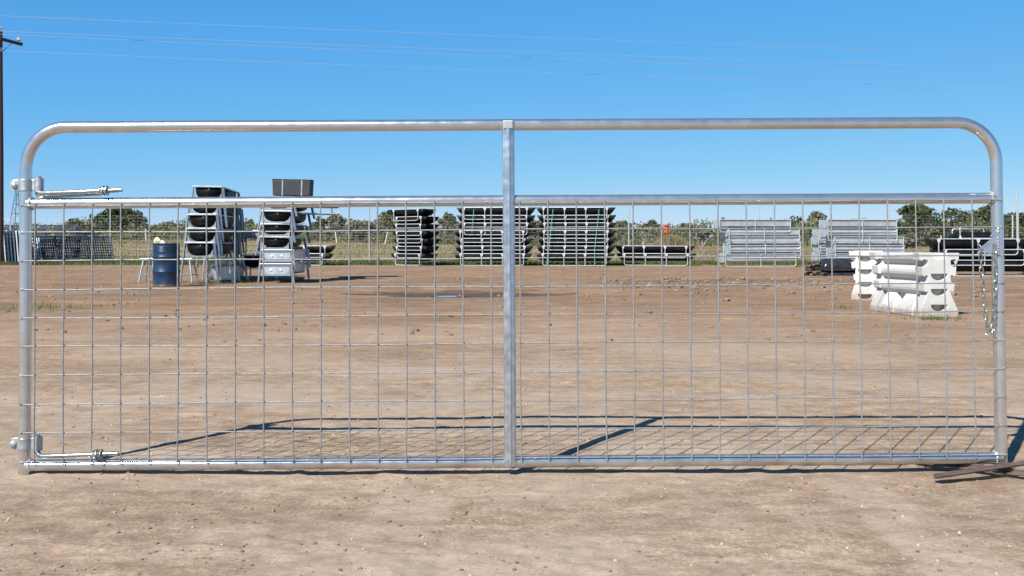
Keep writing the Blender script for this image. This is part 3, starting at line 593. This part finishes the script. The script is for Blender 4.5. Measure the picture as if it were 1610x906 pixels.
# ------------------------------------------------------------------ blue drum
dx_, dy_ = (261.5 - CX) / F * 19.6, 19.6; dr = tag(empty('steel_drum', (dx_, dy_, 0)), 'dark blue steel drum standing upright beside the left trough stack', 'drum')
r0 = .262; prof = [(r0 - .01, 0), (r0 + .006, .005), (r0 + .006, .02), (r0, .03)]
for zc in (.30, .60):
    prof += [(r0, zc - .035), (r0 + .012, zc - .012), (r0 + .014, zc), (r0 + .012, zc + .012), (r0, zc + .035)]
for zc in (.72, .76, .80): prof += [(r0, zc - .012), (r0 + .005, zc), (r0, zc + .012)]
prof.insert(4, (r0, .06)); prof.insert(5, (r0 + .004, .08)); prof.insert(6, (r0, .10)); prof += [(r0, .855), (r0 + .008, .862), (r0 + .008, .878), (r0 - .006, .88)]
N = 48; vs = [(r * math.cos(2 * math.pi * k / N), r * math.sin(2 * math.pi * k / N), z) for r, z in prof for k in range(N)]
fs = [(i * N + k, i * N + (k + 1) % N, (i + 1) * N + (k + 1) % N, (i + 1) * N + k) for i in range(len(prof) - 1) for k in range(N)]
MB().add(vs, fs, True).build('drum_body', M_DRUM, dr)
MB().tube([(0, 0, .855), (0, 0, .862)], r0 - .004, 40).build('lid', M_DRUMD, dr)
lb = MB(); aa = [R(212 - 4 * k) for k in range(4)]
lb.add([((r0 + .004) * math.cos(a), (r0 + .004) * math.sin(a), z) for z in (.39, .52) for a in aa], [(k, k + 1, k + 5, k + 4) for k in range(3)]); lb.build('label_sticker', M_CREAM, dr)['label'] = 'small pale sticker on the left of the drum'
def rag(c, s, m, lab):
    mb = MB(); mb.ico(c, s, .35, 2, (1, .8, 1.0)); mb.ico((c[0] + s * .7, c[1], c[2] - s * .35), s * .6, .35, 2); tag(mb.build('rag', m), lab, 'rag', 'rags on the drum lid')
rag((dx_ - .14, dy_ - .1, .862 + .065), .065, M_RAGY, 'crumpled yellowish rag on top of the blue drum'); rag((dx_ - .045, dy_ - .1, .862 + .038), .045, M_RAGW, 'small crumpled white rag beside the yellowish one on the drum')
# ------------------------------------------------------------------ cattle panels leaning at the left
def make_panel(L, H, m1, nr=6):
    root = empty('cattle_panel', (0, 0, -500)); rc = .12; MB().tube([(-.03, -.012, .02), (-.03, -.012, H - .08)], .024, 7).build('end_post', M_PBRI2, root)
    p = [Vector((0, 0, 0))] + arc((rc, H - rc), rc, 180, 90, 4) + arc((L - rc, H - rc), rc, 90, 0, 4) + [Vector((L, 0, 0))]
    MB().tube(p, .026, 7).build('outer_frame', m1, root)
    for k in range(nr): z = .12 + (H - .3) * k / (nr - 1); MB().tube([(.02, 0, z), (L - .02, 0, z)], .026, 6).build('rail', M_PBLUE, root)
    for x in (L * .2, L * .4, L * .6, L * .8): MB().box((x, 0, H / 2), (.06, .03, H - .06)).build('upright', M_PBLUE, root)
    return root
WORDS = ['first', 'second', 'third', 'fourth', 'fifth', 'sixth', 'seventh', 'eighth', 'ninth']
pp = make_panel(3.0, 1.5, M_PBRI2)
for k in range(8):
    o = pp if k == 0 else copy_tree(pp); px = 4 + 5.0 * k; Y = 45.5
    o.location = ((px - CX) / F * Y, Y, .08); o.rotation_euler = (R(-4), 0, R(115.5)); tag(o, f'bright edged cattle panel seen end-on, {WORDS[k]} from the left edge', 'cattle panel', 'cattle panels seen end-on at the left edge')
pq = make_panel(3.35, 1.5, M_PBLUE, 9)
for k in range(7):
    o = pq if k == 0 else copy_tree(pq); Y = 46.4 + .16 * k
    o.location = ((67 - 3.4 * k - CX) / F * Y, Y, .0); o.rotation_euler = (R(-29), 0, R(38)); tag(o, f'dark leaning cattle panel, {WORDS[k]} from the front of the leaning row', 'cattle panel', 'dark cattle panels leaning in a row')
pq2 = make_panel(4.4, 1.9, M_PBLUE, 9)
for k in range(3):
    o = pq2 if k == 0 else copy_tree(pq2); Y = 48.2 + .2 * k
    o.location = ((-22 + 4 * k - CX) / F * Y, Y, .0); o.rotation_euler = (R(-6), 0, R(2)); tag(o, f'tall dark cattle panel behind the leaning row, {WORDS[k]} from the front', 'cattle panel', 'tall dark cattle panels at the back')
wf = tag(MB().tube([at(5, 356, 47.5), at(5.5, 345.5, 47.5), at(16, 346, 47.5), at(16.3, 356, 47.5)], .02, 6).build('pipe_frame', M_WPLAS), 'small white pipe frame sticking up behind the cattle panels', 'pipe frame')
MB().tube([at(16.3, 356, 47.5), at(16.4, 412, 47.5)], .02, 6).build('post', M_WPLAS, wf); MB().tube([at(5, 356, 47.5), at(4.8, 412, 47.5)], .02, 6).build('post', M_WPLAS, wf)
# ------------------------------------------------------------------ overturned glossy tubs and scrap beside the white barriers
gt = at(1310, 0, 26.5)
for k, (dz, yy, lab) in enumerate(((.0, 26.3, 'flattened lower black tub under the glossy overturned one'), (.17, 26.3, 'glossy black tub lying upside down left of the white barriers'))):
    t = tag(empty('overturned_tub', (gt.x + .02 + .10 * (k == 0), yy, dz), (0, 0, R(4))), lab, 'tub', 'overturned black tubs by the white barriers'); L = 1.02 if k else 1.2; D = .32 if k else .16; W = .62; n = 12
    mb = MB(); vs = []; 
    xs_ = [(-L / 2, 0.02), (-L / 2 + .05, .55), (-L / 2 + .10, .9), (-L / 2 + .16, 1), (L / 2 - .16, 1), (L / 2 - .10, .9), (L / 2 - .05, .55), (L / 2, 0.02)]
    for x, s in xs_: vs += [(x, -math.cos(math.pi * j / n) * W / 2 * (.93 + .07 * s), D * s * math.sin(math.pi * j / n) ** .6) for j in range(n + 1)]
    fs = [(i * (n + 1) + j, i * (n + 1) + j + 1, (i + 1) * (n + 1) + j + 1, (i + 1) * (n + 1) + j) for i in range(len(xs_) - 1) for j in range(n)]
    mb.add(vs, fs, True); o = mb.build('shell', M_POLYG, t); s = o.modifiers.new('s', 'SOLIDIFY'); s.thickness = .012
    mb = MB(); mb.tube([(-L / 2, -W / 2, .01), (L / 2, -W / 2, .01), (L / 2, W / 2, .01), (-L / 2, W / 2, .01)], .022, 6, closed=True); mb.build('rim', M_POLYG, t)
mb = MB(); sx_ = at(1280, 0, 25.9)
for k in range(26):
    a = random.uniform(-.22, .2); h = random.uniform(.03, .40) * (1 - abs(a) * 1.5); mb.ico((sx_.x + a, 25.9 + random.uniform(-.25, .25), h), random.uniform(.05, .11), .45, 1, (1.3, .9, .55))
tag(mb.build('scrap_heap', M_SCRAP), 'small heap of crumpled dark scrap at the left end of the glossy tub', 'scrap')
# ------------------------------------------------------------------ white plastic barriers
def boolean(o, cutter):
    md = o.modifiers.new('b', 'BOOLEAN'); md.operation = 'DIFFERENCE'; md.object = cutter; md.solver = 'EXACT'
    dg = bpy.context.evaluated_depsgraph_get(); me = bpy.data.meshes.new_from_object(o.evaluated_get(dg)); o.modifiers.clear(); o.data = me; bpy.data.objects.remove(cutter)
def make_barrier(L, notches, hooks, Ht=.745, wb=.23, foot=.20):
    """axis along +y, near end at y=0; end blocks with stacked flanges and half-round pockets"""
    root = empty('water_barrier', (0, 0, -500))
    def endpoly():
        pr = []                              # right half, bottom to top
        pr += [(wb, 0), (wb, .075), (.14, .265)]
        for (z0, z1, wd) in hooks:
            pr += [(.135, z0), (wd - .05, z0 + .012), (wd - .035, z0 - .008), (wd - .008, z0 + .004), (wd, z1)] + ([(wd - .03, z1 + .005), (.14, z1 + .03)] if z1 < Ht - .02 else [])
        return pr
    half = endpoly(); half.append((half[-1][0], Ht)) if half[-1][1] < Ht - .01 else None
    poly = half + [(-x, z) for x, z in reversed(half)]
    for (ya, yb) in ((0, .16), (L - .16, L)):
        mb = MB(); mb.prism(poly, ya, yb, 'y'); o = mb.build('end_block', M_WPLAS, root)
        if ya == 0:
            cut = MB()
            for zt in notches:
                pts = [(-.10, zt), (.10, zt)] + [(.10 * math.cos(a), zt - .078 * math.sin(a) ** .85) for a in [math.pi * k / 10 for k in range(1, 10)]]
                cut.prism(pts, -.05, .085, 'y')
            if notches:
                bpy.context.view_layer.update(); c = cut.build('cut', M_WPLAS); c.parent = root; bpy.context.view_layer.update(); boolean(o, c)
        b = o.modifiers.new('bevel', 'BEVEL'); b.width = .009; b.segments = 3; b.limit_method = 'ANGLE'; b.angle_limit = R(30)
    # long ribbed body
    hb = [(.10, .20)]
    for (zc, r_) in ((.33, .085), (.515, .082), (.69, .075)):
        for k in range(9):
            a = R(-80 + 160 * k / 8); hb.append((.085 + r_ * .95 * math.cos(a), zc + r_ * math.sin(a) * .98))
    hb.append((.06, .735)); pb_ = [(x, min(z, .742)) for x, z in hb]; pb_ = pb_ + [(-x, z) for x, z in reversed(pb_)]
    MB().prism(pb_, .15, L - .15, 'y').build('ribbed_body', M_WPLAS, root, .008)
    # feet along both sides
    nf = max(2, int((L - .3) / .42)); st = (L - .32) / nf
    for k in range(nf):
        y0 = .16 + st * k + .02; y1 = y0 + st - .04; vs = []
        for y, wt in ((y0, 0), (y1, 0)):
            pass
        w0, w1 = wb, .12; i0 = .03; i1 = .10
        vs = [(-w0, y0, 0), (w0, y0, 0), (w0, y1, 0), (-w0, y1, 0), (-w0, y0 + .01, .07), (w0, y0 + .01, .07), (w0, y1 - .01, .07), (-w0, y1 - .01, .07), (-w1, y0 + i1, .275), (w1, y0 + i1, .275), (w1, y1 - i1, .275), (-w1, y1 - i1, .275)]
        fs = [(0, 1, 2, 3), (8, 9, 10, 11)] + [(a + k4, a + (k4 + 1) % 4, a + 4 + (k4 + 1) % 4, a + 4 + k4) for a in (0, 4) for k4 in range(4)]
        f = MB().add(vs, fs).build('foot', M_WPLAS, root, .01)
        if k == 1 or nf == 2 and k == 1:
            ym = (y0 + y1) / 2; d = Vector((.11, 0, .205)).normalized(); nn = Vector((-.205, 0, .11)).normalized(); c = Vector((-.176, ym, .172)) + nn * .004
            MB().add([c + Vector((0, a, 0)) + d * b for a, b in ((-.09, -.085), (.09, -.085), (.09, .085), (-.09, .085))] , [(0, 1, 2, 3)]).build('plate', mat('white_plate', (.68, .68, .68), .4), f)
    return root
b1 = make_barrier(1.25, [.74, .50, .325, .145], [(.295, .385, .185), (.475, .575, .205), (.655, .74, .24)])
p = at(1477, 500, 10.95); b1.location = (p.x, 10.95, 0); b1.rotation_euler = (0, 0, R(5)); tag(b1, 'near white plastic barrier with stacked end pockets, the larger in the photo', 'barrier', 'white plastic barriers')
b2 = make_barrier(1.9, [.66, .465, .27, .085], [(.30, .385, .17), (.48, .575, .20), (.67, .745, .235)], wb=.20)
p = at(1360, 471, 14.6); b2.location = (p.x, 14.6, 0); b2.rotation_euler = (0, 0, R(-22)); tag(b2, 'farther white plastic barrier, standing behind the left end of the near one', 'barrier', 'white plastic barriers')
# ------------------------------------------------------------------ the gate
D0 = 3.417; S = 439.0
gate = tag(empty('farm_gate', (0, D0, G(0, D0) * 0 + .0), (R(-1.2), R(-.345), R(.45))), 'long galvanised pipe and wire mesh farm gate standing in the dirt', 'gate')
def gl(px, py): return ((px - CX) / S, (744.5 - (py + .0062 * (px - CX))) / S)
rp_ = .0208; xl = gl(41.5, 550)[0]; xr = gl(1577.5, 550)[0]; zt = (744.5 - 195) / S; zm_ = (744.5 - 315.5) / S; zb_ = (744.5 - 726) / S; rc = .145
fr = [Vector((xl, 0, -.012))] + [Vector((xl, 0, z)) for z in (.3, .7)] + arc((xl + rc, zt - rc), rc, 180, 90, 14) + [Vector((x, .002 * math.sin(x * 2), zt)) for x in np.linspace(xl + .3, xr - .3, 12)] + arc((xr - rc, zt - rc), rc, 90, 0, 14) + [Vector((xr, 0, z)) for z in (.7, .3)] + [Vector((xr, 0, -.008))]
MB().tube(fr, rp_, 32).build('outer_frame', M_GALV, gate)
MB().tube([(xl + .004, 0, zm_), (0, 0, zm_ + .001), (xr - .004, 0, zm_)], .0198, 32, caps=False).build('middle_rail', M_GALV, gate)
MB().tube([(xl + .004, 0, zb_), (0, 0, zb_ - .001), (xr - .004, 0, zb_)], .0205, 32, caps=False).build('bottom_rail', M_GALV, gate)
cxs = gl(802.5, 450)[0]
prof = [(-.0215, 0), (-.0215, -.030), (-.0185, -.034), (-.010, -.034), (-.0075, -.0385), (.0035, -.0385), (.006, -.034), (.0155, -.030), (.0215, -.024), (.0215, 0)]
mb = MB(); mb.prism([(cxs + u, v) for u, v in prof], zb_ - .012, zt + .010, 'z'); stay = mb.build('centre_stay', M_GALVB, gate, .0012)
# flattened welded tongue at the stay's top
mb = MB(); mb.box((cxs, -.037, zt - .004), (.034, .006, .030)); mb.build('weld_tab', M_WELD, stay, .003)
mb = MB(); yw = -.0215; zw = [.060 + .1016 * k for k in range(10)]; xw = [-1.6925 + .10147 * k for k in range(34)]
zw[-1] = zm_ - .008; zw[0] = zb_ + .016
for k, z in enumerate(zw):
    p_ = [(xl - .002, yw - .001, z)] + [(x, yw + .0008 * math.sin(x * 9 + k), z + .0018 * math.sin(x * 3.1 + k * 1.7) + .0006 * math.sin(x * 13 + k)) for x in np.linspace(xl + .03, xr - .03, 24)] + [(xr + .006, yw - .001, z)]
    mb.tube(p_, .0023, 8)
for k, x in enumerate(xw):
    a = .0022 * math.sin(k * 2.3)
    mb.tube([(x + a, yw - .005, zw[0] - .010), (x - a * .6, yw - .0045, .35), (x + a * .5, yw - .0055, .68), (x, yw - .005, zw[-1] + .006)], .0026, 8)
for z in zw:
    for x in (xl, xr): mb.ico((x + (-.002 if x < 0 else .004), yw - .001, z), .0058, .3, 1, (1.3, .6, .9))
for x in xw[2::4] + [cxs - .03, cxs + .03]:
    for z in (zw[0] - .002, zw[-1] + .002): mb.ico((x - .05, yw + .002, z), .005, .3, 1, (2, .6, .8))
mb.build('wire_mesh', M_WIRE, gate)
for x, s in ((xl + .022, 1), (xr - .022, -1)):
    for zc in (zm_, zb_):
        mb = MB()
        for a in range(0, 360, 18): mb.ico((x + random.uniform(-.002, .002), .020 * math.cos(R(a)), zc + .0205 * math.sin(R(a))), .0045, .35, 1)
        mb.build('weld_bead', M_WELD, gate)
# hinges
def hinge(zc, left, zrod0, zrod1, xe, flip):
    cl_ = MB(); h = .041 if zc > .5 else .040
    N_ = 28; ri, ro = rp_ + .0005, rp_ + .0042
    vs = []; fs = []
    for k in range(N_):
        a = 2 * math.pi * k / N_
        for r_, z in ((ro, -h / 2), (ro, h / 2), (ri, h / 2), (ri, -h / 2)): vs.append((xl + r_ * math.cos(a), r_ * math.sin(a), zc + z))
    for k in range(N_):
        for j in range(4): fs.append((k * 4 + j, ((k + 1) % N_) * 4 + j, ((k + 1) % N_) * 4 + (j + 1) % 4, k * 4 + (j + 1) % 4))
    cl_.add(vs, fs, False)
    cl_.box((xl + .040, -.004, zc), (.038, .005, h)); cl_.box((xl + .040, .004, zc), (.038, .005, h))
    # rounded ear at the left
    ear = [(xl - .020, zc - h / 2)] + [(xl - .036 + .018 * math.cos(R(a)), zc + h / 2 * math.sin(R(a))) for a in range(270, 89, -20)] + [(xl - .020, zc + h / 2)]
    cl_.prism(ear, -.008, -.003, 'y'); cl_.prism(ear, .003, .008, 'y'); c = cl_.build('hinge_clamp', M_ZCL, gate, .0015)
    mb = MB(); mb.tube([(xl - .036, -.008, zc), (xl - .036, -.011, zc), (xl - .036, -.015, zc), (xl - .036, -.018, zc)], [.013, .013, .011, .006], 16); mb.tube([(xl - .036, -.008, zc), (xl - .036, .02, zc)], .005, 10); mb.tube([(xl - .036, .01, zc), (xl - .036, .02, zc)], .010, 6, sm=False); mb.build('carriage_bolt', M_ZCL, c)
    mb = MB(); xs0 = xl + .048; mb.tube([(xs0, -.001, zc - h / 2 - .004), (xs0, -.001, zc + h / 2 + .004)], .0155, 20); mb.tube([(xs0 - .002, -.001, zc + h / 2 + .004), (xs0 - .002, -.001, zc + h / 2 + .012)], .0095, 16); mb.build('sleeve', M_ZCL, c)
    # J bolt
    y = -.026; pts = [Vector((xs0, -.001, zc - h / 2)), Vector((xs0, -.004, zc - h / 2 - .010)), Vector((xs0 + .012, -.016, zrod0 + .001)), Vector((xs0 + .03, y, zrod0)), Vector((xe - .08, y, zrod1 - .003)), Vector((xe, y, zrod1))]
    rod = MB().tube(pts, [.008, .008, .0078, .0074, .0074, .0074], 14).build('hinge_bolt', M_ZINC, gate)
    if flip: MB().tube([Vector((xs0 + .01, y + .012, zrod0 - .014)), Vector((xe - .07, y + .012, zrod1 - .014))], .0045, 10).build('keeper_rod', M_ZINC, rod)
    d = (pts[-1] - pts[-2]).normalized()
    for off in ((.072, .060) if flip else (.082, .066)):
        q = pts[-1] - d * off; nb = MB().tube([q - d * .0065, q + d * .0065], .0155, 6, sm=False).build('nut', M_ZINC, rod, .0015)
        MB().tube([q + d * .0075, q + d * .0095], .018, 18, sm=False).build('washer', M_ZINC, nb)
    th = MB(); L_ = .05
    for k in range(18): q = pts[-1] - d * (.003 + k * .0028); th.tube([q - d * .0007, q + d * .0007], .0082, 12)
    th.build('thread', M_ZINC, rod)
hinge(gl(43, 291.5)[1], True, gl(70, 305)[1] , gl(197, 299.5)[1], gl(197, 300)[0], True)
hinge(gl(40, 696.5)[1], True, gl(70, 714.5)[1], gl(192, 710)[1], gl(192, 710)[0], False)
tz = zb_; tx = gl(169, 720)[0]; mb = MB()
for dxx in (-.003, .003): mb.tube([(tx + dxx + .024 * 0, -.0 + .0225 * math.cos(a), tz + .012 + .034 * math.sin(a)) for a in [2 * math.pi * k / 20 for k in range(20)]], .0009, 5, closed=True)
mb.build('tie_wire', M_RUST, gate)
# latch plate and chain
pl = [gl(a + 6.5, b) for a, b in ((1567, 357), (1554, 371), (1557, 375), (1535.5, 391.5), (1537, 396), (1556, 400), (1568, 400))]
mb = MB(); mb.prism(pl, -.026, -.022, 'y'); plate = mb.build('latch_plate', M_GALVB, gate, .001)
mb = MB(); hx_, hz_ = gl(1547, 393); mb.tube([(hx_, -.029, hz_), (hx_, -.0255, hz_)], .0035, 10); mb.build('rivet', M_RUST, plate)
mb = MB()
for k in range(9): q = gl(1573, 359 + k * 5); mb.ico((q[0], -.026, q[1]), .0055, .35, 1, (1, .6, 1.1))
mb.build('weld_bead', M_WELD, plate)
ch = [(1534, 386), (1536, 399), (1537, 420), (1538, 440), (1540, 465), (1542, 490), (1545, 513), (1549, 529), (1553, 515), (1556, 492), (1558, 465), (1559.5, 440), (1560, 415), (1560, 395), (1558, 381)]
cp = [Vector((gl(a + 6.5, b)[0], -.034, gl(a, b)[1])) for a, b in ch]; acc = [0]
for a, b in zip(cp, cp[1:]): acc.append(acc[-1] + (b - a).length)
def along(s):
    for k in range(len(cp) - 1):
        if acc[k + 1] >= s: return cp[k].lerp(cp[k + 1], (s - acc[k]) / (acc[k + 1] - acc[k]))
    return cp[-1]
chain = empty('chain', (0, 0, 0)); chain.parent = gate; s = .0; k = 0; lk = .0315
linkm = None
while s + lk < acc[-1]:
    a = along(s); b = along(s + lk); d = (b - a).normalized(); m_ = (a + b) / 2
    q = d.to_track_quat('Z', 'Y'); M_ = Matrix.Translation(m_) @ q.to_matrix().to_4x4() @ Matrix.Rotation(R(90 * (k % 2) + random.uniform(-18, 18) + (40 if 6 < k < 14 else 5)), 4, 'Z')
    if linkm is None:
        hl, hw = .0130, .0062; lp = [Vector((hw * math.cos(R(t_)), 0, hl - hw + .004 + hw * math.sin(R(t_)))) for t_ in range(0, 181, 30)] + [Vector((hw * math.cos(R(t_)), 0, -hl + hw - .004 + hw * math.sin(R(t_)))) for t_ in range(180, 361, 30)]
        o = MB().tube(lp, .0020, 8, closed=True).build('chain_link', M_ZINC, chain); linkm = o.data
    else: o = bpy.data.objects.new('chain_link', linkm); COL.objects.link(o); o.parent = chain
    o.matrix_basis = M_; s += lk * .93 if False else .0262; k += 1
# ------------------------------------------------------------------ iron bars on the ground at the gate's right foot
def bar(a, b, w_, lab, t=.006, rx=-25):
    a = Vector(a); b = Vector(b); d = (b - a); L = d.length; mb = MB(); n = 10
    for k in range(n):
        pass
    poly = [(-w_, 0), (w_, 0), (w_, t), (-w_ + t, t), (-w_ + t, .018), (-w_, .018)]
    mb.prism([(u, v) for u, v in poly], 0, L, 'y'); o = mb.build('iron_bar', M_RUST, None, .0015)
    o.location = a; o.rotation_euler = (math.atan2(d.z, math.hypot(d.x, d.y)), R(rx), math.atan2(-d.x, d.y)); return tag(o, lab, 'iron bar', 'iron bars at the right foot of the gate')
def gp_(px, py, z=0): Y = (CH - z) * F / (py - HY); return ((px - CX) / F * Y, Y, z)
bar(gp_(1474, 752, .022), gp_(1680, 722, .055), .017, 'dark angle iron bar lying uppermost, crossing over the other')
bar(gp_(1437, 727, .012), gp_(1690, 757, .018), .011, 'dark iron bar lying underneath, passing behind the gate foot', rx=10)
SC.render.engine = 'CYCLES'
